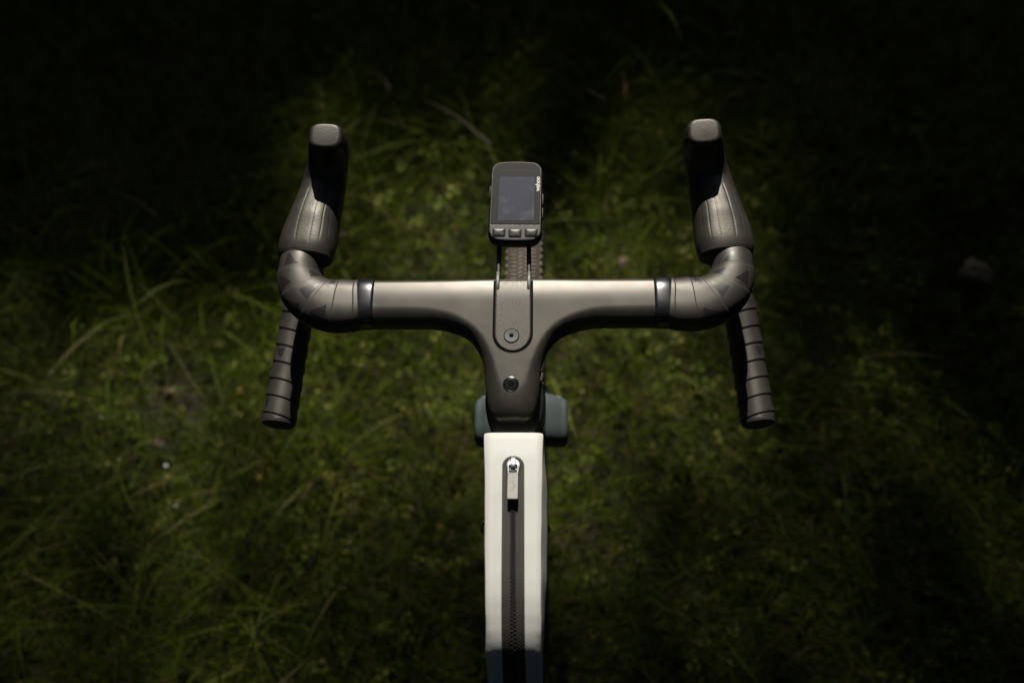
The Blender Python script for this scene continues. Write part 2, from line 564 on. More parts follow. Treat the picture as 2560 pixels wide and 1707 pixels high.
def crown_mesh(center, radii, n, leaf, gap=False):
    rng = np.random.default_rng(31 + n)
    c = np.array(center)
    S = np.array(SUN_DIR)
    d = rng.normal(0, 1, (n, 3)); d /= np.linalg.norm(d, axis=1)[:, None]
    P = c + d * np.array(radii) * (rng.random((n, 1)) ** .45)
    bump = 1 + .12 * np.sin(d[:, :1] * 7 + 1) * np.cos(d[:, 1:2] * 6) * np.sin(d[:, 2:] * 5 + 2)
    P = c + (P - c) * bump
    if gap:
        t = (P[:, 2] - .05) / S[2]
        G = P - t[:, None] * S
        # optical depth of the full crown above each place, and the share kept to give the wanted light
        inb = (np.abs(G[:, 0]) < 3) & (np.abs(G[:, 1]) < 3)
        nb = 30
        H2, ex, ey = np.histogram2d(G[inb, 0], G[inb, 1], bins=nb, range=((-3, 3), (-3, 3)))
        tau = H2 / (6 / nb) ** 2 * (1.1 * (leaf * .96) ** 2 * .82) / S[2]
        i = np.clip(((G[:, 0] + 3) / 6 * nb).astype(int), 0, nb - 1); j = np.clip(((G[:, 1] + 3) / 6 * nb).astype(int), 0, nb - 1)
        want = -np.log(np.clip(ground_light(G[:, 0], G[:, 1]), 1e-4, .9999))  # crown density shaped to the light wanted below
        pk = np.where(inb, np.clip(want / np.maximum(tau[i, j], .01), 0, 1), 1)
        P = P[rng.random(n) < pk]
    m = len(P)
    nrm = S * .9 + rng.normal(0, .55, (m, 3)); nrm /= np.linalg.norm(nrm, axis=1)[:, None]
    a = np.cross(nrm, rng.normal(0, 1, (m, 3))); a /= np.linalg.norm(a, axis=1)[:, None]
    b = np.cross(nrm, a)
    s = leaf * rng.uniform(.7, 1.2, (m, 1))
    V = np.stack([P - a * s, P - b * s * .55, P + a * s, P + b * s * .55], 1)
    lp = np.arange(4 * m)
    return fast_mesh('crown', V.reshape(-1, 3), lp, np.arange(0, 4 * m, 4), np.full(m, 4))

def tree(base, crown_c, radii, n, leaf, label, gap=False):
    root = empty('tree', base)
    cx, cy, cz = (crown_c[i] - base[i] for i in range(3))
    lean = (rng.uniform(-.4, .4), rng.uniform(-.4, .4))
    top = (cx + lean[0], cy + lean[1], cz - radii[2] * .2)
    path = [(0, 0, -.2), (cx * .1, cy * .1, top[2] * .3), (cx * .5, cy * .5, top[2] * .7), top]
    tube('trunk', path, [.34, .25, .2, .1], M['bark'], root, nt=14, n=26)
    for k in range(7):
        a = k * .9 + rng.uniform(0, .5)
        h = top[2] * rng.uniform(.55, .95)
        f = h / top[2]
        st = (cx * f * .8, cy * f * .8, h)
        en = (cx + math.cos(a) * radii[0] * .75, cy + math.sin(a) * radii[1] * .75, cz + rng.uniform(-.3, .5) * radii[2])
        mid = tuple((st[i] * .55 + en[i] * .45) + (0, 0, .4)[i] for i in range(3))
        if gap and abs(en[0]) < 1.6 and abs(en[1] - cy) < 1.8: continue
        if not gap:
            tube('limb', [st, mid, en], [.11, .07, .03], M['bark'], root, nt=8, n=14)
    me = crown_mesh((cx + base[0], cy + base[1], cz + base[2]), radii, n, leaf, gap)
    co = np.empty(len(me.vertices) * 3, np.float32); me.vertices.foreach_get('co', co)
    co = (co.reshape(-1, 3) - np.array(base, np.float32)).ravel()
    me.vertices.foreach_set('co', co)
    link('crown', me, M['leaves'], root)
    tag(root, label, 'tree', 'unseen trees that shape the light')
    return root

# the tree towards the sun: its crown stands between the sun and the meadow, its leaves thinned as a light mask
TC = tuple(np.array(SUN_DIR) * 22.0)
tree((TC[0] + 3.6, TC[1] + .8, 0), TC, (5.8, 5.2, 4.4), 230000, .072, 'unseen tall broadleaf tree, crown shaped as a light mask for the meadow', gap=True)
for bx, by, h, r, lab in ((-9, 6, 9, 4.6, 'unseen broadleaf tree blocking sky light on the left'), (9, 5, 9, 4.6, 'unseen broadleaf tree blocking sky light on the right'),
                          (-8, -5, 9, 5, 'unseen broadleaf tree blocking sky light behind on the left'), (8, -6, 9, 5, 'unseen broadleaf tree blocking sky light behind on the right'),
                          (0.5, -6.2, 9.5, 5.6, 'unseen broadleaf tree blocking sky light straight behind the bicycle')):
    tree((bx, by, 0), (bx * .8, by * .8, h), (r, r, 4.2), 12000, .24, lab)  # out of view, put in to cut the sky light

def wood():  # ring of low unseen trees added to hide the bright horizon sky
    root = tree((12.5, 9.5, 0), (12.5, 9.5, 4.6), (4.2, 4.2, 4.8), 9000, .26, 'unseen bushy tree added to block low sky light')
    root['group'] = 'unseen bushy trees that block low sky light'
    kids = list(root.children)
    for k, (x, y) in enumerate(((6.5, 15), (14, 2), (13.5, -5), (9, -11), (2.5, -14), (-5, -13), (-11, -9), (-14, -2), (-13.5, 5), (-9, 12), (-2.5, 17), (17, 15), (-16, 12))):
        r = root.copy(); COL.objects.link(r)
        r.location = (x, y, 0); r.rotation_euler = (0, 0, k * 1.3); r.scale = (1, 1, .9 + .04 * (k % 5))
        for ch in kids:
            c = ch.copy(); COL.objects.link(c); c.parent = r
wood()

# ================================================================ BICYCLE
bike = tag(empty('bicycle', (0, .165, 0)), 'black and blue-grey gravel bicycle with drop handlebar standing in the grass', 'bicycle')
BIKE_OFF = np.array([0, .165, 0])
bpy.context.view_layer.update()
def keep_place(o):
    o.matrix_parent_inverse = o.parent.matrix_world.inverted() if o.parent else Matrix()
    return o

# ---- one-piece handlebar and stem: plan outline, crowned like a cushion
HALF = .152
_ZY = np.linspace(-.16, .05, 421)
def _slope(y):
    q = np.clip((y + .002) / .026, 0, 1)
    k = np.clip((-y - .112) / .016, 0, 1)
    return .078 - .19 * q * q * (3 - 2 * q) + .55 * k * k
_ZZ = np.cumsum(_slope(_ZY)) * (_ZY[1] - _ZY[0])
_ZZ -= np.interp(.004, _ZY, _ZZ)
def zmid(y):
    return .9722 + np.interp(np.asarray(y, float), _ZY, _ZZ)
def tshape_grid():
    res = .001
    xs = np.arange(-HALF - .003, HALF + .0035, res)
    ys = np.arange(-.140, .036, res)
    # rear edge of the stem and its fillets: half width at each y
    ky = np.array([-.1345, -.133, -.130, -.125, -.118, -.105, -.095, -.0765, -.0665, -.0576, -.0500, -.0432, -.0380, -.0340, -.0305, -.0285, -.0275])
    kw = np.array([.010, .0150, .0190, .0220, .0240, .0262, .0270, .0285, .0306, .0338, .0380, .0425, .0490, .0570, .0690, .0830, .1000])
    ky = ky + .0078 + np.clip(-ky - .04, 0, 1) * .075
    X, Y = np.meshgrid(xs, ys)
    inside = ((Y < .0304) & (Y > -.0200) & (np.abs(X) < HALF)) | ((Y <= -.0196) & (np.abs(X) < np.interp(Y, ky, kw, left=0)))
    return xs, ys, X, Y, inside, res
XS, YS, GX, GY, INS, RES = tshape_grid()
def solve_crown():
    h = np.where(INS, 3e-4, 0.)
    # a strip end must not round off: the arms go on outward under the tape
    w = INS.astype(float)
    for it in range(2600):
        h[1:-1, 1:-1] = w[1:-1, 1:-1] * .25 * (h[2:, 1:-1] + h[:-2, 1:-1] + h[1:-1, 2:] + h[1:-1, :-2] + RES * RES)
        h[:, 3] = h[:, 4] = h[:, 5]; h[:, -4] = h[:, -5] = h[:, -6]
        h *= w
    return h
HH = solve_crown()
def thick(h, y):
    w = .0250
    d = w - np.sqrt(np.clip(w * w - 2 * h, 0, None))           # distance in from the edge
    f = np.clip((y - .006) / .014, 0, 1)
    r = .0185 + (.0090 - .0185) * f * f * (3 - 2 * f)         # soft shoulder to the rider, tighter nose
    q = np.clip(d / r, 0, 1)
    return .0152 * (1 - (1 - q) ** 2.0) ** .55
TT = np.where(INS, thick(HH, GY), 0)
ZTOP = zmid(GY) + TT
def ztop(x, y):
    fx = np.clip((np.asarray(x, float) - XS[0]) / RES, 0, len(XS) - 2); fy = np.clip((np.asarray(y, float) - YS[0]) / RES, 0, len(YS) - 2)
    i, j = fx.astype(int), fy.astype(int)
    u, v = fx - i, fy - j
    return (ZTOP[j, i] * (1 - u) * (1 - v) + ZTOP[j, i + 1] * u * (1 - v) + ZTOP[j + 1, i] * (1 - u) * v + ZTOP[j + 1, i + 1] * u * v)

def remeshed(name, verts, faces, voxel, smooth_it, mat, parent, factor=.5):
    me = bpy.data.meshes.new(name)
    me.from_pydata([tuple(map(float, v)) for v in verts], [], [tuple(map(int, f)) for f in faces])
    o = bpy.data.objects.new(name, me)
    COL.objects.link(o)
    m = o.modifiers.new('r', 'REMESH'); m.mode = 'VOXEL'; m.voxel_size = voxel; m.use_smooth_shade = True
    s = o.modifiers.new('s', 'SMOOTH'); s.factor = factor; s.iterations = smooth_it
    bpy.context.view_layer.update()
    dg = bpy.context.evaluated_depsgraph_get()
    new = bpy.data.meshes.new_from_object(o.evaluated_get(dg))
    bpy.data.objects.remove(o)
    return link(name, new, mat, parent)

def build_handlebar():
    idx = -np.ones(INS.shape, int)
    idx[INS] = np.arange(INS.sum())
    n = INS.sum()
    zm = zmid(GY)
    top = np.stack([GX[INS], GY[INS], (zm + TT)[INS]], 1)
    bot = np.stack([GX[INS], GY[INS], (zm - TT * 1.05)[INS]], 1)
    f = []
    A = idx[:-1, :-1]; B = idx[:-1, 1:]; C = idx[1:, 1:]; D = idx[1:, :-1]
    ok = (A >= 0) & (B >= 0) & (C >= 0) & (D >= 0)
    q = np.stack([A[ok], B[ok], C[ok], D[ok]], 1)
    f += q.tolist() + (q[:, ::-1] + n).tolist()
    # side wall along the edge of the cells
    from collections import Counter
    cnt = {}
    for a, b, c, d in q.tolist():
        for e in ((a, b), (b, c), (c, d), (d, a)):
            cnt[e] = 1
    for (a, b) in list(cnt):
        if (b, a) not in cnt:
            f.append((b, a, a + n, b + n))
    o = remeshed('handlebar', np.concatenate([top, bot]), f, .0011, 9, M['paint'], bike)
    return o
handlebar = build_handlebar()

def on_top(outline, lift, depth, name, mat, parent, k=10):
    """A thin plate that follows the top of the stem: outline filled as rows in y."""
    rows = outline                                       # list of (y, xl, xr)
    n = 2 * k + 1
    v, f = [], []
    for y, xl, xr in rows:
        xs = np.linspace(xl, xr, n)
        zz = ztop(xs, np.full(n, y))
        for x, z in zip(xs, zz):
            v.append((x, y, z + lift))
    m = len(rows)
    for i in range(m - 1):
        for j in range(n - 1):
            a = i * n + j
            f.append((a, a + 1, a + n + 1, a + n))
    rim = [j for j in range(n)] + [i * n + n - 1 for i in range(1, m)] + [(m - 1) * n + j for j in range(n - 2, -1, -1)] + [i * n for i in range(m - 2, 0, -1)]
    b0 = len(v)
    for r in rim:
        x, y, z = v[r]
        v.append((x, y, z - depth))
    L = len(rim)
    for i in range(L):
        j = (i + 1) % L
        f.append((rim[j], rim[i], b0 + i, b0 + j))
    return obj(name, v, f, mat, parent)

def build_mount():
    W, R = .0178, .0178
    yb = -.0530 + R
    def rows(w, grow):
        out = []
        r = w
        for a in np.linspace(-math.pi / 2, 0, 16):
            y = yb + r * math.sin(a)
            x = max(r * math.cos(a), .0004)
            out.append((y, -x, x))
        for y in np.linspace(yb, .0240, 30)[1:]:
            out.append((y, -w, w))
        return out
    gap_strip = on_top(rows(W + .0022, 1), .00035, .0015, 'mount_gap_strip', M['gap'], bike)  # black strip on the surface paints the shade of a groove round the plate
    plate = on_top(rows(W, 0), .0012, .0025, 'computer_mount', M['paint_plate'], bike)
    tag(plate, 'speckled grey out-front mount plate set into the stem')
    # nose of the plate over the front of the bar and two lit tabs
    for s in (-1, 1):
        x = s * .0158
        tab = tube('mount_tab', [(x, .008, .9845), (x, .016, .9872), (x, .0255, .9872), (x, .0340, .9850)], .0021, M['paint_plate'], plate, nt=16, n=20,
                   b=.0024, exp=5)
        arm = tube('mount_arm', [(x, .0285, .9800), (x - s * .0003, .05, .981), (x - s * .0006, .075, .982), (x - s * .0006, .11, .981)], .0024, M['black'], plate,
                   nt=16, n=20, b=.0036, exp=4)
    z0 = float(ztop(-.0012, -.0378)) + .0012
    lathe('mount_screw', [(.0068, -.002), (.0072, .0002), (.0068, .0005), (.0023, .0004), (.0021, -.0016)], M['screw'], plate, (-.0012, -.0378, z0), (0, -.05, 1), 30)
    lathe('screw_socket', [(.0022, 0), (.0022, .0007)], M['gap'], plate, (-.0012, -.0378, z0 - .0002), (0, -.05, 1), 6)
    g = lathe('screw_gap', [(.0077, 0), (.0077, .0003)], M['gap'], plate, (-.0012, -.0378, z0), (0, -.05, 1), 30)
    return plate
mount = build_mount()

def build_steerer_bolt():
    x, y = -.0012, -.0880
    z0 = float(ztop(x, y))
    ax = (0, -.085, 1)
    rim = lathe('steerer_bolt', [(.0078, -.001), (.0078, .0002), (.0070, .0004), (.0062, .0001)], M['bolt'], bike, (x, y, z0), ax, 30)
    lathe('bolt_head', [(.0062, 0), (.0060, .0005), (.0050, .0009), (.0032, .0009), (.0028, .0002)], M['bolt'], rim, (x, y, z0 + .0001), ax, 30)
    lathe('bolt_socket', [(.0029, -.0006), (.0029, .0002)], M['gap'], rim, (x, y, z0 + .0008), ax, 6)
build_steerer_bolt()

# ---- taped drops, left and right
DROP = [(.1570, .0050, .9730), (.174, .0032, .9732), (.194, .0050, .9740), (.2122, .0160, .9755), (.2222, .0352, .976), (.2232, .060, .974), (.2205, .088, .962),
        (.224, .104, .936), (.2335, .100, .908), (.243, .070, .887), (.249, .028, .876), (.2535, -.020, .868), (.2565, -.056, .8635), (.2583, -.0765, .861)]
DA = [.0250, .0274, .0266, .0246, .0222, .0200, .0185, .0178, .0175, .0173, .0172, .0172, .0176, .0178]
DB = [.0166, .0176, .0186, .0190, .0188, .0185, .0180, .0178, .0175, .0173, .0172, .0172, .0176, .0178]
_TP = {}
def tape_frame(n=900):
    if n not in _TP:
        t = np.linspace(0, 1, n)
        p = interp(DROP, t)
        L = np.concatenate([[0], np.cumsum(np.linalg.norm(np.diff(p, axis=0), axis=1))])
        T = np.gradient(p, axis=0); T /= np.linalg.norm(T, axis=1)[:, None]
        # keep the frame from turning: start with the horizontal across the bar
        U = np.zeros_like(p)
        u = np.array([0, 1., 0])
        for i in range(n):
            u = u - u.dot(T[i]) * T[i]; u /= np.linalg.norm(u); U[i] = u
        V = np.cross(T, U)
        _TP[n] = (t, p, L, T, U, V, interp(DA, t)[:, 0], interp(DB, t)[:, 0])
    return _TP[n]
PITCH = .0195
def tape_radius(L, th, n):
    ph = (L / PITCH - th / (2 * np.pi)) % 1.0
    step = np.where(ph < .95, ph / .95, (1 - ph) / .05)
    return np.interp(L, [.11, .17], [.0006, .0012]) * step
def tape_surface(lift=0.0, nt=72, n=900):
    t, p, L, T, U, V, a, b = tape_frame(n)
    th = np.linspace(0, 2 * np.pi, nt, endpoint=False)
    r = tape_radius(L[:, None], th[None], n) + lift
    e = 2 / np.interp(t, [0, .12, .3, 1], [3.2, 2.7, 2.1, 2.0])[:, None]
    ct, st_ = np.cos(th)[None], np.sin(th)[None]
    X = (a[:, None] + r) * np.sign(ct) * np.abs(ct) ** e; Y = (b[:, None] + r) * np.sign(st_) * np.abs(st_) ** e
    return p[:, None] + X[..., None] * U[:, None] + Y[..., None] * V[:, None]
def tape_point(l, th, lift):
    t, p, L, T, U, V, a, b = tape_frame()
    i = int(np.clip(np.searchsorted(L, l), 1, len(L) - 1))
    r = float(tape_radius(np.array(l), np.array(th), 0)) + lift
    e = 2 / float(np.interp(t[i], [0, .12, .3, 1], [3.2, 2.7, 2.1, 2.0]))
    c_, s_ = math.cos(th), math.sin(th)
    return p[i] + U[i] * (a[i] + r) * math.copysign(abs(c_) ** e, c_) + V[i] * (b[i] + r) * math.copysign(abs(s_) ** e, s_)

def build_tape(mirror):
    S = np.array([-1, 1, 1]) if mirror else np.ones(3)
    rings = tape_surface()
    tape = ring_obj('bar_tape', rings, M['tape'], bike, True, mirror)
    # glossy triangular prints lying on the tape, one pair to a turn
    t, p, L, T, U, V, a, b = tape_frame()
    total = L[-1]
    rr = random.Random(3 + mirror)
    k = 0
    for turn in range(1, int(total / PITCH)):
        for th0 in (((1.05, 2.3) if turn % 2 else (1.6, 2.7)) if turn * PITCH < .14 else [(turn * 1.9 + .4) % 6.28]):
            th0 += rr.uniform(-.25, .25)
            l0 = turn * PITCH + th0 / (2 * math.pi) * PITCH + .0035
            if l0 + .012 > total - .004 or l0 < .012: continue
            nl, nth = 6, 6
            v, f = [], []
            for i in range(nl):
                for j in range(nth):
                    fl = i / (nl - 1); ft = j / (nth - 1)
                    half = .33 * (1 - .78 * fl)
                    th = th0 + (ft - .5) * 2 * half + .16 * fl
                    v.append(tape_point(l0 + fl * .0105, th, .00022) * S)
            for i in range(nl - 1):
                for j in range(nth - 1):
                    q = (i * nth + j, i * nth + j + 1, (i + 1) * nth + j + 1, (i + 1) * nth + j)
                    f.append(q[::-1] if not mirror else q)
            obj('tape_print', v, f, M['tape_print'], tape)
    # plug in the open end
    e, te = p[-1] * S, T[-1] * S
    lathe('bar_plug', [(.0172, -.002), (.0180, .0005), (.0176, .004), (.0160, .0052), (.0158, .0045), (.0120, .0042), (.004, .0046)], M['plug'], tape, e, te, 36)
    # finishing band
    xs = np.linspace(.1412, .1590, 12)
    w = np.sin(np.linspace(0, math.pi, 12)) ** .3
    c = np.stack([xs, np.full(12, .0053), np.full(12, .9726)], 1)
    rings = loft(c, (0, 1, 0), (0, 0, 1), .0250 + .0013 * w, .0163 + .0013 * w, 3.0, 64)
    ring_obj('finishing_band', rings, M['band'], bike, True, mirror)
    return tape
for mir in (True, False):
    build_tape(mir)

# ---- brake hoods and levers
HC = [(.2180, .0600, .9760), (.2178, .0700, .9762), (.2168, .0860, .9742), (.2152, .1030, .9720), (.2134, .1220, .9700), (.2110, .1400, .9700), (.2078, .1570, .9755),
      (.2032, .1680, .9880), (.1995, .1730, 1.0040), (.1972, .1735, 1.0200), (.1960, .1710, 1.0340)]
HA = [.0278, .0298, .0292, .0272, .0252, .0240, .0228, .0216, .0208, .0200, .0172]
HB = [.0190, .0208, .0232, .0255, .0245, .0230, .0205, .0185, .0168, .0158, .0150]
HN = [2.3, 2.4, 2.5, 2.5, 2.6, 2.6, 2.7, 2.9, 3.0, 3.1, 3.2]
def build_hood(mirror):
    S = np.array([-1, 1, 1]) if mirror else np.ones(3)
    n, nt = 200, 288
    t = np.linspace(0, 1, n)
    p = interp(HC, t)
    T, U, V = frames(p, (1, 0, 0))
    V = np.cross(U, T)                     # up on the flat part, to the rider on the horn
    a, b, e = interp(HA, t)[:, 0], interp(HB, t)[:, 0], interp(HN, t)[:, 0]
    rings = loft(p, U, V, a, b, e, nt)
    th = np.linspace(0, 2 * np.pi, nt, endpoint=False)
    # moulded grooves that run along the top
    gro = ((1.02, .10, .42), (1.36, .06, .50), (1.72, .05, .52), (2.08, .08, .50), (2.42, .12, .42), (.70, .14, .40))
    nrm = rings - p[:, None]
    nrm /= np.linalg.norm(nrm, axis=2)[..., None]
    g = np.zeros((n, nt))
    for th0, t0, t1 in gro:
        on = 1 / (1 + np.exp(-(t - t0 - .03) / .008)) * (1 / (1 + np.exp((t - t1) / .012)))
        g += np.exp(-((th[None] - th0) / .026) ** 2) * on[:, None]
    rings = rings - nrm * (g * .00028)[..., None]
    # lip at the rear edge, pulled forward at the outside
    sh = np.clip(1 - t / .10, 0, 1)[:, None] * ((rings[..., 0] - .218) * .06)
    rings[..., 1] += sh
    rings = domed(rings, T[0], T[-1], .003, .0048, 7)
    hood = ring_obj('brake_hood', rings, M['rubber'], bike, True, mirror)
    tube('lever_blade', [(.2130, .1830, .985), (.2200, .1960, .968), (.2310, .1840, .930), (.2400, .160, .897), (.2480, .1330, .868), (.2540, .112, .845)],
         [.0085, .0080, .0065, .0060, .0058, .0050], M['black'], hood, nt=16, n=40, b=[.010, .009, .0055, .005, .005, .004], mirror=mirror)
    # small moulded mark on the outer rear corner
    q = p[int(.085 * n)] * S
    v, f = [], []
    for k, (dx, dy) in enumerate(((-.0012, .0030), (.0006, .0016), (-.0010, .0004), (.0010, -.0012))):
        i = int(np.clip((.11 - dy * 3) * n, 0, n - 1)); j = int(round((.74 + dx * 18) / (2 * np.pi) * nt)) % nt
    return hood
for mir in (True, False):
    build_hood(mir)

# ---- headset, frame and fork
AX = np.array([0, .298, -.9545]); AX /= np.linalg.norm(AX)        # steering axis, pointing down
P0 = np.array([.0015, -.0925, .949])
def along(d): return P0 + AX * d
def oval(name, d0, d1, a0, a1, b0, b1, mat, parent, exp=2.2, n=14, r=.002):
    t = np.linspace(0, 1, n)
    c = np.array([along(d0 + (d1 - d0) * q) for q in t])
    Vv = np.cross(AX, (1, 0, 0))
    rings = loft(c, (1, 0, 0), Vv, a0 + (a1 - a0) * t, b0 + (b1 - b0) * t, exp, 48)
    return ring_obj(name, domed(rings, AX, AX, r, r, 3), mat, parent)
oval('headset_spacer', -.002, .020, .0292, .0300, .0390, .0400, M['black'], bike)
oval('headset_cover', .0245, .0385, .0302, .0308, .0405, .0400, M['black_gloss'], bike)
oval('head_tube', .0432, .1830, .0308, .0300, .0390, .0370, M['black_gloss'], bike, exp=2.5)

def build_fork():
    c0 = along(.214)
    n = 40
    xs = np.linspace(-.0470, .0500, n)
    u = (xs - .0015) / .0485
    w = 1 - .10 * np.abs(u) ** 4
    c = np.stack([xs, np.full(n, -.0245), .741 - .012 * np.abs(u) ** 2.5], 1)
    rings = loft(c, (0, .985, .17), (0, -.17, .985), .0330 * w, .0235 * w, 2.6, 48)
    fork = ring_obj('fork', domed(rings, (1, 0, 0), (1, 0, 0), .008, .008, 5), M['fork'], bike)
    for s in (-1, 1):
        x = s * .0440 + .0015
        tube('fork_leg', [(x, -.020, .735), (x, .006, .660), (x * 1.06, .060, .540), (x * 1.16, .115, .430), (x * 1.16, .160, .360)], [.0115, .0115, .0105, .009, .009],
             M['fork'], fork, nt=20, n=40, b=[.027, .026, .021, .016, .014], exp=2.4)
    oval('crown_race', .187, .203, .0285, .029, .034, .032, M['fork'], fork)
    return fork
build_fork()

def bike_tube(name, pts, a, b, mat, exp=2.3):
    return tube(name, pts, a, mat, bike, nt=28, n=40, b=b, exp=exp)
top_tube = bike_tube('top_tube', [(.001, -.085, .885), (.001, -.25, .868), (.001, -.45, .838), (.001, -.615, .805)], [.026, .026, .023, .019], [.026, .020, .017, .017], M['black_gloss'])
bike_tube('down_tube', [(.001, -.058, .800), (.001, -.16, .640), (.001, -.30, .440), (.001, -.430, .275)], [.030, .032, .033, .034], [.030, .030, .028, .030], M['black_gloss'])
bike_tube('seat_tube', [(.001, -.430, .275), (.001, -.52, .520), (.001, -.60, .76), (.001, -.625, .83)], [.02, .018, .017, .017], [.02, .017, .016, .016], M['black_gloss'])
bike_tube('seat_post', [(.001, -.622, .82), (.001, -.645, .89), (.001, -.665, .95)], .0136, .0136, M['black'])
for s in (-1, 1):
    bike_tube('seat_stay', [(.001 + s * .012, -.60, .76), (.001 + s * .045, -.73, .56), (.001 + s * .068, -.858, .36)], .008, .009, M['black_gloss'])
    bike_tube('chain_stay', [(.001 + s * .02, -.43, .275), (.001 + s * .05, -.62, .31), (.001 + s * .068, -.858, .36)], .009, .012, M['black_gloss'])
def build_saddle():
    n = 40
    t = np.linspace(0, 1, n)
    c = interp([(0.001, -.53, .985), (.001, -.60, .985), (.001, -.68, .985), (.001, -.76, .992), (.001, -.79, .993)], t)
    a = interp([.016, .020, .035, .068, .060], t)[:, 0]
    b = interp([.012, .016, .020, .022, .014], t)[:, 0]
    T, U, V = frames(c, (1, 0, 0))
    ring_obj('saddle', domed(loft(c, U, V, a, b, 2.4, 36), T[0], T[-1], .01, .01, 5), M['black'], bike)
build_saddle()
def build_crank():
    c = (.001, -.43, .275)
    ch = lathe('chainring', [(.03, -.002), (.082, -.002), (.084, 0), (.082, .002), (.03, .002)], M['black'], bike, (.046, -.43, .275), (1, 0, 0), 44)
    for s in (-1, 1):
        x = .001 + s * .066
        dy, dz = s * .02, -s * .165
        arm = bike_tube('crank_arm', [(.001 + s * .05, -.43, .275), (x, -.43 + dy * .5, .275 + dz * .5), (x, -.43 + dy, .275 + dz)], .008, .014, M['black'])
        px = x + s * .05
        vv, ff = prism(rrect(.09, .065, .012), -.008, .008)
        obj('pedal', vv + np.array([px, -.43 + dy, .275 + dz]), ff, M['black'], arm)
build_crank()

def build_wheel(yc, name):
    R, r = .360, .0245
    zc = R
    c0 = np.array([.0015, yc, zc])
    nmaj, nmin = 160, 28
    def pt(u, rr, x): return c0 + np.array([x, rr * math.cos(u), rr * math.sin(u)])
    th = np.linspace(0, 2 * np.pi, nmaj, endpoint=False); ph = np.linspace(0, 2 * np.pi, nmin, endpoint=False)
    v = [pt(u, R - r + r * math.cos(q), r * math.sin(q)) for u in th for q in ph]
    f = [(i * nmin + j, i * nmin + (j + 1) % nmin, ((i + 1) % nmaj) * nmin + (j + 1) % nmin, ((i + 1) % nmaj) * nmin + j) for i in range(nmaj) for j in range(nmin)]
    vr, fr = [], []
    prof = [(R - .030, -.016), (R - .052, -.013), (R - .058, 0), (R - .052, .013), (R - .030, .016), (R - .026, 0)]
    for u in th:
        for rr, x in prof: vr.append(pt(u, rr, x))
    k = len(prof)
    fr = [(i * k + j, i * k + (j + 1) % k, ((i + 1) % nmaj) * k + (j + 1) % k, ((i + 1) % nmaj) * k + j) for i in range(nmaj) for j in range(k)]
    wheel = obj(name, vr, fr, M['rim'], bike)
    obj('tyre', v, f, M['tyre'], wheel)
    # knobs: chevrons along the middle, bars to the side, blocks on the shoulder
    tv, tf = [], []
    def knob(u0, q0, du, dq, skew, h=.0018):
        base = len(tv)
        for rad in (r - .0004, r + h):
            g = 1.0 if rad < r else .84
            for su, sq in ((-1, -1), (1, -1), (1, 1), (-1, 1)):
                u = u0 + (su * du * g + sq * skew) / R
                q = q0 + sq * dq * g / r
                tv.append(pt(u, R - r + rad * math.cos(q), rad * math.sin(q)))
        for a, b, c_, d in ((4, 5, 6, 7), (0, 1, 5, 4), (1, 2, 6, 5), (2, 3, 7, 6), (3, 0, 4, 7)):
            tf.append((base + a, base + b, base + c_, base + d))
    nk = 340
    for i in range(nk):
        u = 2 * np.pi * i / nk
        o = np.pi / nk
        knob(u, .15, .0024, .0034, .0012); knob(u + o, -.15, .0024, .0034, -.0012)
        knob(u + o * .6, .48, .0024, .0036, -.0012); knob(u + o * 1.6, -.48, .0024, .0036, .0012)
        knob(u, .86, .0021, .0042, .0012); knob(u + o, -.86, .0021, .0042, -.0012)
        if i % 2 == 0:
            knob(u + o * .5, 1.25, .0042, .0034, -.002); knob(u + o * 1.5, -1.25, .0042, .0034, .002)
    tag(obj('tread_knobs', tv, tf, M['tread'], wheel, smooth=False), kind='stuff')
    sv, sf = [], []
    for i in range(24):
        u = 2 * np.pi * i / 24
        side = 1 if i % 2 else -1
        a, b = pt(u + .5 * (1 if i % 4 < 2 else -1), .022, side * .028), pt(u, R - .055, 0)
        d = (b - a) / np.linalg.norm(b - a)
        e1 = np.cross(d, (1, 0, 0)); e1 /= np.linalg.norm(e1); e2 = np.cross(d, e1)
        base = len(sv)
        for c_ in (a, b):
            for s1, s2 in ((1, 0), (0, 1), (-1, 0), (0, -1)): sv.append(c_ + (e1 * s1 + e2 * s2) * .001)
        for j in range(4): sf.append((base + j, base + (j + 1) % 4, base + 4 + (j + 1) % 4, base + 4 + j))
    tag(obj('spokes', sv, sf, M['rim'], wheel, smooth=False), kind='stuff')
    lathe('hub', [(.006, -.06), (.006, -.034), (.026, -.032), (.026, -.026), (.014, -.022), (.014, .022), (.026, .026), (.026, .032), (.006, .034), (.006, .06)], M['black'], wheel, c0, (1, 0, 0), 24)
    return wheel
build_wheel(.165, 'front_wheel')
build_wheel(-.858, 'rear_wheel')

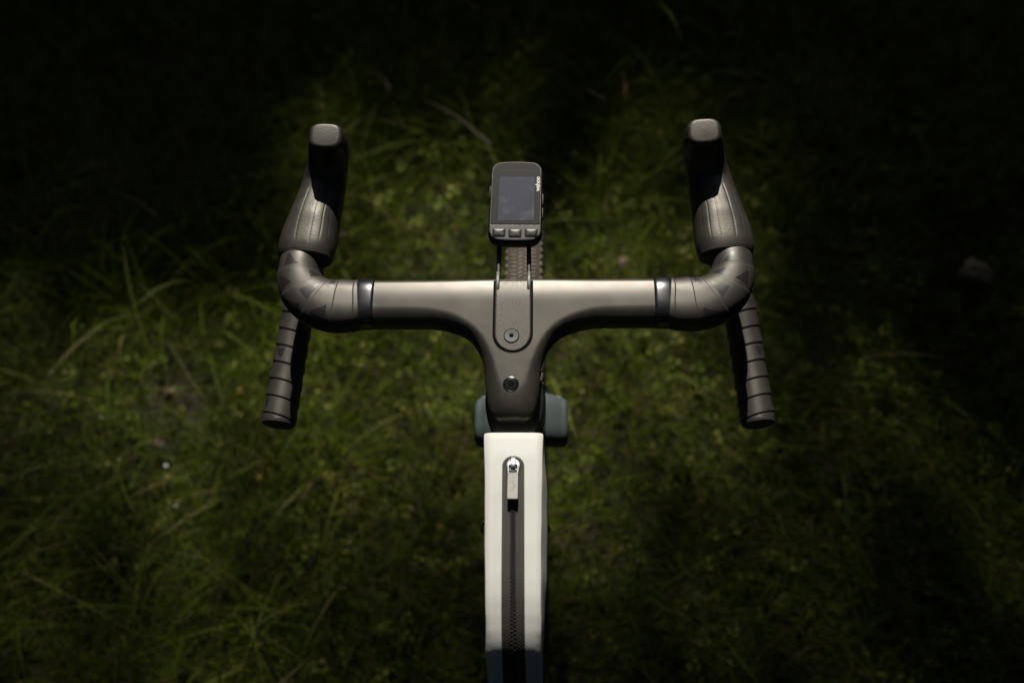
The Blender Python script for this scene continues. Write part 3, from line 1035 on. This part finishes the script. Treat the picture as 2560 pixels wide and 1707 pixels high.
# ================================================================ TOP TUBE BAG
def build_bag():
    bag = tag(empty('top_tube_bag', (0, -.23, .895)), 'white top tube bag with a dark zip strapped behind the stem', 'bag')
    ys = np.array([-.131, -.133, -.138, -.155, -.19, -.24, -.27, -.288, -.303, -.316, -.325, -.332, -.343, -.362, -.376, -.385])
    zt = np.array([.9622, .9632, .9642, .9658, .9662, .9648, .9632, .9610, .9572, .9525, .9475, .9415, .9250, .8890, .8740, .8720])
    zb = np.array([.9050, .9000, .8960, .8920, .8880, .8800, .8740, .8720, .8700, .8680, .8660, .8650, .8640, .8630, .8620, .8610])
    hw = np.array([.0278, .0284, .0282, .0274, .0264, .0255, .0250, .0247, .0245, .0243, .0242, .0241, .0240, .0238, .0236, .0230])
    bul = np.array([0, .0004, .001, .0022, .0038, .0044, .0036, .0028, .0022, .0018, .0016, .0016, .0014, .0012, .0005, 0])
    xc = np.interp(ys, [-.44, -.13], [.0042, .0013])
    yy = np.concatenate([np.linspace(-.131, -.142, 10), np.linspace(-.15, -.285, 22), np.linspace(-.29, -.365, 38), np.linspace(-.368, -.385, 6)])
    def I(a): return np.interp(-yy, -ys, a)
    zt_, zb_, hw_, bu_, xc_ = map(I, (zt, zb, hw, bul, xc))
    # cross-section: flat top with welded edge, sides that swell
    prof = []
    for k in range(13): prof.append((-1 + 2 * k / 12 * 1.0, 'top'))
    rings = []
    for i in range(len(yy)):
        h = zt_[i] - zb_[i]
        pts = []
        m = 18
        for k in range(m + 1):                     # top, left to right
            u = -1 + 2 * k / m
            edge = (abs(u) ** 14) * .0022 + .0035 * abs(u) ** 2.5 * np.clip((-yy[i] - .285) / .04, 0, 1) ** 2
            pts.append((xc_[i] + u * hw_[i], zt_[i] - edge + .0006 * (1 - u * u)))
        for k in range(1, 14):
            q = k / 14
            pts.append((xc_[i] + hw_[i] + .0007 * math.exp(-((q - .05) / .05) ** 2) + bu_[i] * 1.4 * math.sin(math.pi * min(1, q * 1.15)) ** 1.2 - .003 * q ** 4, zt_[i] - .0026 - (h - .0026) * q))
        for k in range(m + 1):
            u = 1 - 2 * k / m
            pts.append((xc_[i] + u * (hw_[i] - .003), zb_[i]))
        for k in range(13, 0, -1):
            q = k / 14
            pts.append((xc_[i] - hw_[i] - .0007 * math.exp(-((q - .05) / .05) ** 2) - bu_[i] * .65 * math.sin(math.pi * min(1, q * 1.15)) ** 1.2 + .003 * q ** 4, zt_[i] - .0026 - (h - .0026) * q))
        wob = .0003 * math.sin(yy[i] * 60) + .0002 * math.sin(yy[i] * 140 + 1)
        rings.append([(x + wob * (.3 if z > zt_[i] - .003 else 1), yy[i], z) for x, z in pts])
    rings = np.array(rings)
    body = ring_obj('bag_body', rings[::-1], M['bag'], bag)
    body.data.set_sharp_from_angle(angle=math.radians(32))
    def top(x, y):
        h = np.interp(-y, -yy, hw_); c = np.interp(-y, -yy, xc_)
        u = (x - c) / h
        return np.interp(-y, -yy, zt_) + .0006 * (1 - u * u) - .0035 * abs(u) ** 2.5 * np.clip((-y - .285) / .04, 0, 1) ** 2, c
    def strip(name, w, y0, y1, lift, mat, parent, r0, n=70, k=9, dep=.0006):
        v, f = [], []
        rows = []
        for a in np.linspace(0, math.pi / 2, 10)[1:]:
            rows.append((y0 - r0 + r0 * math.cos(a), w * math.sin(a) if r0 else w))
        for y in np.linspace(y0 - r0, y1, n)[1:]: rows.append((y, w))
        for y, ww in rows:
            for q in np.linspace(-1, 1, k):
                _, c = top(0, y)
                z, _ = top(c + q * ww, y)
                v.append((c + q * ww, y, z + lift))
        m = len(rows)
        for i in range(m - 1):
            for j in range(k - 1):
                a = i * k + j
                f.append((a, a + k, a + k + 1, a + 1))
        b0 = len(v)
        rim = list(range(k)) + [i * k + k - 1 for i in range(1, m)] + [(m - 1) * k + j for j in range(k - 2, -1, -1)] + [i * k for i in range(m - 2, 0, -1)]
        for r_ in rim:
            x, y, z = v[r_]; v.append((x, y, z - dep))
        L = len(rim)
        for i in range(L):
            j = (i + 1) % L
            f.append((rim[i], rim[j], b0 + j, b0 + i))
        o = obj(name, v, f, mat, parent)
        o.data.set_sharp_from_angle(angle=math.radians(32))
        return o
    strip('welded_panel', .0195, -.1405, -.378, .00012, M['bag_panel'], bag, .0190, dep=.0003)
    zp = strip('zipper', .0104, -.1565, -.378, .0009, M['weave'], bag, .0104)
    strip('zipper_coil', .0026, -.168, -.378, .0016, M['teeth'], zp, .002, n=60, k=7)
    tv, tf = [], []
    for i in range(105):
        y = -.172 - i * .0016
        s = 1 if i % 2 else -1
        z, c = top(0, y)
        base = len(tv)
        for zz, g in ((z + .0012, 1), (z + .0023, .7)):
            for sx, sy in ((-1, -1), (1, -1), (1, 1), (-1, 1)):
                tv.append((c + s * .0007 + sx * .0017 * g, y + sy * .0005 * g, zz))
        for q in ((4, 5, 6, 7), (0, 1, 5, 4), (1, 2, 6, 5), (2, 3, 7, 6), (3, 0, 4, 7)): tf.append(tuple(base + t for t in q))
    tag(obj('zipper_teeth', tv, tf, M['teeth'], zp, smooth=False), kind='stuff')
    # slider: round shield with a raised bridge, pull hung on it
    cx = .0017
    zs = .9655 + .0015
    sl = lathe('zipper_slider', [(.0066, 0), (.0072, .0006), (.0070, .0014), (.0060, .0020), (.002, .0021)], M['nickel'], bag, (cx, -.1662, zs), (0, 0, 1), 30)
    tube('slider_bridge', [(cx, -.1590, zs + .0010), (cx, -.1605, zs + .0042), (cx, -.1650, zs + .0056), (cx, -.1700, zs + .0052), (cx, -.1735, zs + .0020)], .0024, M['nickel'], sl,
         nt=14, n=24, b=.0009, exp=4)
    for s in (-1, 1):
        tube('pull_arm', [(cx + s * .0014, -.1655, zs + .0040), (cx + s * .0040, -.1665, zs + .0043), (cx + s * .0046, -.1700, zs + .0046), (cx + s * .0042, -.1760, zs + .0050)], .0011, M['nickel'], sl, nt=10, n=18)
    tilt = math.radians(9)
    vv, ff = prism(rrect(.0102, .0275, (.0012, .0012, .0012, .0012), 4), 0, .0017, .0005)
    Rm = Matrix.Rotation(-tilt, 3, 'X')
    def place(v, o): return [Vector(o) + Rm @ Vector(q) for q in v]
    PO = (cx, -.1885, zs + .0062)
    pull = obj('zipper_pull', place(vv, PO), ff, M['pull'], bag, smooth=False)
    vm, fm = [], []
    for (x0, y0), (x1, y1) in (((.0022, .0068), (-.0022, .0030)), ((-.0002, .0024), (.0024, -.0006)), ((.0022, -.0010), (-.0022, -.0048))):
        d = Vector((x1 - x0, y1 - y0, 0)); L = d.length; d /= L
        nn = Vector((-d.y, d.x, 0)) * .00042
        b0 = len(vm)
        for p_, s in (((x0, y0), 1), ((x0, y0), -1), ((x1, y1), -1), ((x1, y1), 1)):
            vm.append((p_[0] + nn.x * s, p_[1] + nn.y * s, .00185))
        fm.append((b0, b0 + 1, b0 + 2, b0 + 3))
    obj('pull_emblem', place(vm, PO), fm, M['mark'], pull, smooth=False)
    for y in (-.20, -.36):
        z0 = np.interp(-y, -ys, zb)
        tube('strap', [(-.029, y, z0 + .012), (-.033, y, z0 - .02), (-.018, y, z0 - .046), (.001, y, z0 - .049), (.020, y, z0 - .046), (.035, y, z0 - .02), (.031, y, z0 + .012)], .0012, M['black'], bag, nt=10, n=30,
             ref=(0, 1, 0), b=.0012)
build_bag()

# ================================================================ BIKE COMPUTER
def build_computer():
    root = tag(empty('bike_computer', (.0020, .108, .990)), 'small black bike computer with blank screen and three metal buttons on the stem mount', 'bike computer')
    tilt = math.radians(6.5)
    yaw = math.radians(-1.2)
    Rm = Matrix.Rotation(yaw, 3, 'Z') @ Matrix.Rotation(tilt, 3, 'X')
    O = Vector((.0022, .1075, 1.0065))
    W, H = .0515, .0865
    def P(v, dz=0): return [O + Rm @ (Vector(q) + Vector((0, 0, dz))) for q in v]
    def outline(w, h, rt, rb, k=10):
        pts = rrect(w, h, (rt, rt, rb, rb), k)
        out = []
        # bowed top and bottom edge: extra points
        full = []
        for i, (x, y) in enumerate(pts):
            full.append((x, y))
            x2, y2 = pts[(i + 1) % len(pts)]
            if abs(x2 - x) > .012:
                for q in np.linspace(0, 1, 10)[1:-1]: full.append((x + (x2 - x) * q, y + (y2 - y) * q))
        for x, y in full:
            e = y / (h / 2)
            out.append((x * (1 + .004 - .012 * e), y + .0022 * (1 - (2 * x / w) ** 2) * (e ** 3)))
        return out
    # body: deep rounded shell, widening downwards a little
    rings = []
    for sc, z in ((.80, -.0165), (.93, -.0157), (1.0, -.0138), (1.055, -.0080), (1.058, -.0035), (1.03, -.0006), (1.004, .0002)):
        rings.append([(x * sc, y * (1 + (sc - 1) * .6) - .0012 * (1 - abs(1 - sc) * 4 if False else (z < -.003)), z) for x, y in outline(W, H, .0085, .0095)])
    v = np.array(rings)
    nr, nt = v.shape[:2]
    obj('shell', P(v.reshape(-1, 3)), ring_faces(nr, nt), M['device'], root)
    vv, ff = prism(outline(W, H, .0085, .0095), -.001, .0013, .0004)
    obj('bezel', P(vv), ff, M['chrome'], root, smooth=False)
    yb = -.0282
    o2 = [(x, y) for x, y in outline(W - .0016, H - .0016, .0079, .0089)]
    # glass above, button field below
    def clip(pts, y0, above):
        res = []
        for i in range(len(pts)):
            a, b = pts[i], pts[(i + 1) % len(pts)]
            ia, ib = ((a[1] > y0) == above), ((b[1] > y0) == above)
            if ia: res.append(a)
            if ia != ib:
                q = (y0 - a[1]) / (b[1] - a[1])
                res.append((a[0] + (b[0] - a[0]) * q, y0))
        return res
    vv, ff = prism(clip(o2, yb + .0008, True), .0, .0018, .0004)
    obj('cover_glass', P(vv), ff, M['face'], root, smooth=False)
    vv, ff = prism(clip(o2, yb - .0008, False), .0, .0016, .0003)
    obj('button_field', P(vv), ff, M['frame_grey'], root, smooth=False)
    vv, ff = prism([(-.0180, -.0240), (.0192, -.0232), (.0189, .0272), (-.0176, .0272)], .001, .00195, .00005)
    obj('screen', P(vv), ff, M['screen'], root, smooth=False)
    for k, cx in enumerate((-.0163, .0002, .0167)):
        w = .0136
        rr = (.0016, .0016, .0038 if k == 0 else .0016, .0038 if k == 2 else .0016)
        base = rrect(w, .0096, rr, 5)
        g = []
        for sc, z in ((1.0, .0012), (.97, .0019), (.90, .0022), (.5, .0025), (.05, .0026)):
            g.append([(x * sc, y * sc, z) for x, y in base])
        g = np.array(g)
        bt = obj('button', P([(x + cx, y - .0373 + .0006 * (k == 1) * -1, z) for x, y, z in g.reshape(-1, 3)]), ring_faces(g.shape[0], g.shape[1]), M['button'], root)
        # knurling: small raised diamonds
        kv, kf = [], []
        for i in range(9):
            for j in range(6):
                x = (-.5 + (i + .5 + .5 * (j % 2)) / 9.5) * w * .88; y = (-.5 + (j + .5) / 6) * .0080
                e = max(abs(x) / (w / 2), abs(y) / .0048)
                z = .0024 - .0004 * e ** 2
                b0 = len(kv)
                kv += [(x + cx - .00062, y - .0373, z), (x + cx, y - .0373 - .0006, z), (x + cx + .00062, y - .0373, z), (x + cx, y - .0373 + .0006, z), (x + cx, y - .0373, z + .0005)]
                kf += [(b0, b0 + 1, b0 + 4), (b0 + 1, b0 + 2, b0 + 4), (b0 + 2, b0 + 3, b0 + 4), (b0 + 3, b0, b0 + 4)]
        tag(obj('knurling', P(kv), kf, M['button'], bt, smooth=False), kind='stuff')
    for s, y0, L in ((1, .004, .013), (1, -.012, .012), (-1, .012, .014)):
        vv, ff = prism(rrect(.0030, L, .0013, 4), -.0085, -.0030, .0006)
        obj('side_button', P([(x + s * .0270, y + y0, z) for x, y, z in vv]), ff, M['device'], root)
    # row of light openings above the screen
    vl, fl = [], []
    for i in range(7):
        x = -.0150 + i * .0050
        b0 = len(vl)
        vl += [(x - .0013, .0340, .00188), (x + .0013, .0340, .00188), (x + .0013, .0348, .00188), (x - .0013, .0348, .00188)]
        fl.append((b0, b0 + 1, b0 + 2, b0 + 3))
    tag(obj('indicator_lights', P(vl), fl, M['lens'], root, smooth=False), kind='stuff')
    # maker's name running up the right edge
    cu = bpy.data.curves.new('lettering', 'FONT')
    cu.body = 'wahoo'
    cu.size = .0066
    cu.space_character = .93
    cu.offset = .00005
    cu.align_x = 'CENTER'
    cu.align_y = 'CENTER'
    cu.extrude = .00004
    to = bpy.data.objects.new('lettering', cu)
    COL.objects.link(to)
    bpy.context.view_layer.update()
    me = bpy.data.meshes.new_from_object(to.evaluated_get(bpy.context.evaluated_depsgraph_get()))
    bpy.data.objects.remove(to)
    Z90 = Matrix.Rotation(math.radians(90), 3, 'Z')
    for vtx in me.vertices:
        q = Z90 @ vtx.co
        vtx.co = O + Rm @ (q + Vector((.0222, .0190, .00192)))
    link('brand_lettering', me, M['print'], root, smooth=False)
    # foot that clips on the mount arms
    vv, ff = prism(rrect(.036, .040, .006), -.024, -.0160)
    obj('mount_cradle', P(vv), ff, M['black'], root)
build_computer()

# ================================================================ SMALL THINGS IN THE GRASS
def build_stone():
    n = 14
    v, f = [], []
    for i in range(n + 1):
        for j in range(24):
            a, b = math.pi * i / n, 2 * math.pi * j / 24
            d = 1 + .16 * math.sin(3 * b + a * 2) + .12 * math.sin(5 * a + b) + .08 * math.sin(7 * b - 3 * a)
            v.append((.9162 + .030 * d * math.sin(a) * math.cos(b), .59 + .024 * d * math.sin(a) * math.sin(b), .052 + .014 * d * math.cos(a)))
    f = ring_faces(n + 1, 24)
    tag(obj('stone', v, f, M['stone']), 'pale mottled stone lying in the dark grass far right of the handlebar', 'stone')
build_stone()

def stalk(a, b, za, zb, r, label):
    a, b = np.array(a), np.array(b)
    m = (a + b) / 2
    pts = [(a[0], a[1], za), (m[0] + .004, m[1] + .004, (za + zb) / 2 + .012), (b[0], b[1], zb)]
    o = tube('dry_grass_stalk', pts, [r * .7, r, r * 1.5], M['dry'], None, nt=6, n=12)
    tag(o, label, 'grass stalk', 'dry stalks in the grass')
STALKS = [((-1.02, 1.17), (-.90, 1.09), .10, .14, 'bent brown stalk in the dark grass left of the left brake hood'),
          ((-.92, 1.30), (-.82, 1.20), .10, .14, 'brown stalk above and left of the left brake hood, near the top edge'),
          ((-.39, 1.12), (-.32, 1.03), .09, .13, 'short pale stalk between the left brake hood and the bike computer'),
          ((-.27, 1.06), (-.09, .87), .07, .13, 'long straight stalk slanting down towards the top of the bike computer'),
          ((-.20, 1.30), (-.13, 1.26), .12, .14, 'small horizontal stalk tip in the dark grass above the bike computer'),
          ((-.32, 1.50), (-.24, 1.36), .10, .15, 'thin brown stalk near the top edge above the bike computer'),
          ((.06, 1.05), (.16, 1.00), .10, .12, 'short pale stalk right of the bike computer'),
          ((-.93, .86), (-.98, .79), .09, .15, 'pale stalk tip in the dark grass left of the left brake hood base'),
          ((-.90, .77), (-.80, .70), .10, .12, 'pinkish brown stalk just left of the left brake hood base'),
          ((-.62, 1.60), (-.60, 1.42), .08, .13, 'upright brown stalk near the top edge on the left')]
for s in STALKS: stalk(s[0], s[1], s[2], s[3], .0015, s[4])

def drop(x, y, z, r, label):
    bm_v, bm_f = [], []
    n = 8
    for i in range(n + 1):
        for j in range(12):
            a, b = math.pi * i / n, 2 * math.pi * j / 12
            bm_v.append((x + r * math.sin(a) * math.cos(b), y + r * math.sin(a) * math.sin(b), z + r * math.cos(a)))
    tag(obj('dewdrop', bm_v, ring_faces(n + 1, 12), M['dew_glint']), label, 'dewdrop', 'dewdrops in the grass')
drop(-.695, .152, .085, .0042, 'brightest dewdrop in the grass, lower left of the left drop end')
drop(-.79, .168, .080, .0022, 'faint dewdrop left of the brightest dewdrop')
drop(-.665, .075, .080, .0022, 'faint dewdrop below the brightest dewdrop')
drop(-.845, .255, .080, .0018, 'faint dewdrop above and left of the brightest dewdrop')

def flower(x, y, z, label):
    v, f = [(x, y, z + .002)], []
    for i in range(15):
        a = 2 * math.pi * i / 15
        r = .0058 if i % 3 else .0035
        v.append((x + r * math.cos(a), y + r * math.sin(a), z + .001 * (i % 3)))
    for i in range(15): f.append((0, 1 + i, 1 + (i + 1) % 15))
    tag(obj('yellow_flower', v, f, M['yellow'], smooth=False), label, 'flower', 'yellow flowers in the grass')
flower(-.165, .035, .085, 'tiny yellow flower left of the bag, the lower one')
flower(-.135, .095, .085, 'tiny yellow flower left of the bag, the upper one')
flower(-.575, .310, .085, 'tiny yellow flower just left of the left drop end')
flower(-.512, .130, .085, 'tiny yellow flower below the left drop end')

def dry_leaf(x, y, z, L, az, label):
    v, f = [], []
    n = 7
    for i in range(n):
        t = i / (n - 1)
        w = L * .28 * math.sin(math.pi * (t * .92 + .04)) ** .8
        zz = z + .012 * math.sin(t * 3) * (L / .05)
        for s in (-1, 0, 1):
            px, py = (t - .5) * L, s * w
            v.append((x + px * math.cos(az) - py * math.sin(az), y + px * math.sin(az) + py * math.cos(az), zz + abs(s) * w * .5))
    for i in range(n - 1):
        for k in range(2):
            a = i * 3 + k
            f.append((a, a + 1, a + 4, a + 3))
    tag(obj('dry_leaf', v, f, M['dryleaf']), label, 'leaf', 'dry leaves in the grass')
dry_leaf(-.735, .325, .042, .032, .6, 'curled brown dry leaf in the lit grass left of the left drop end')
dry_leaf(-.73, .215, .044, .034, 2.9, 'brown dry leaf just above the brightest dewdrop')
dry_leaf(.19, .62, .045, .030, 1.4, 'orange brown dry leaf between the bar and the bike computer, on the right')
dry_leaf(-.41, .685, .060, .022, .4, 'small orange dry leaf beside the base of the left brake hood')

# parts of the bicycle were modelled in place: hold them there under their root
bpy.context.view_layer.update()
for o in list(scene.objects):
    if o.parent is not None and o.type == 'MESH' and o.parent.name.split('.')[0] != 'tree':
        top = o.parent
        while top.parent: top = top.parent
        if o.parent.type == 'EMPTY':
            o.matrix_parent_inverse = Matrix.Translation(-top.location)
        else:
            o.matrix_parent_inverse = Matrix.Identity(4)
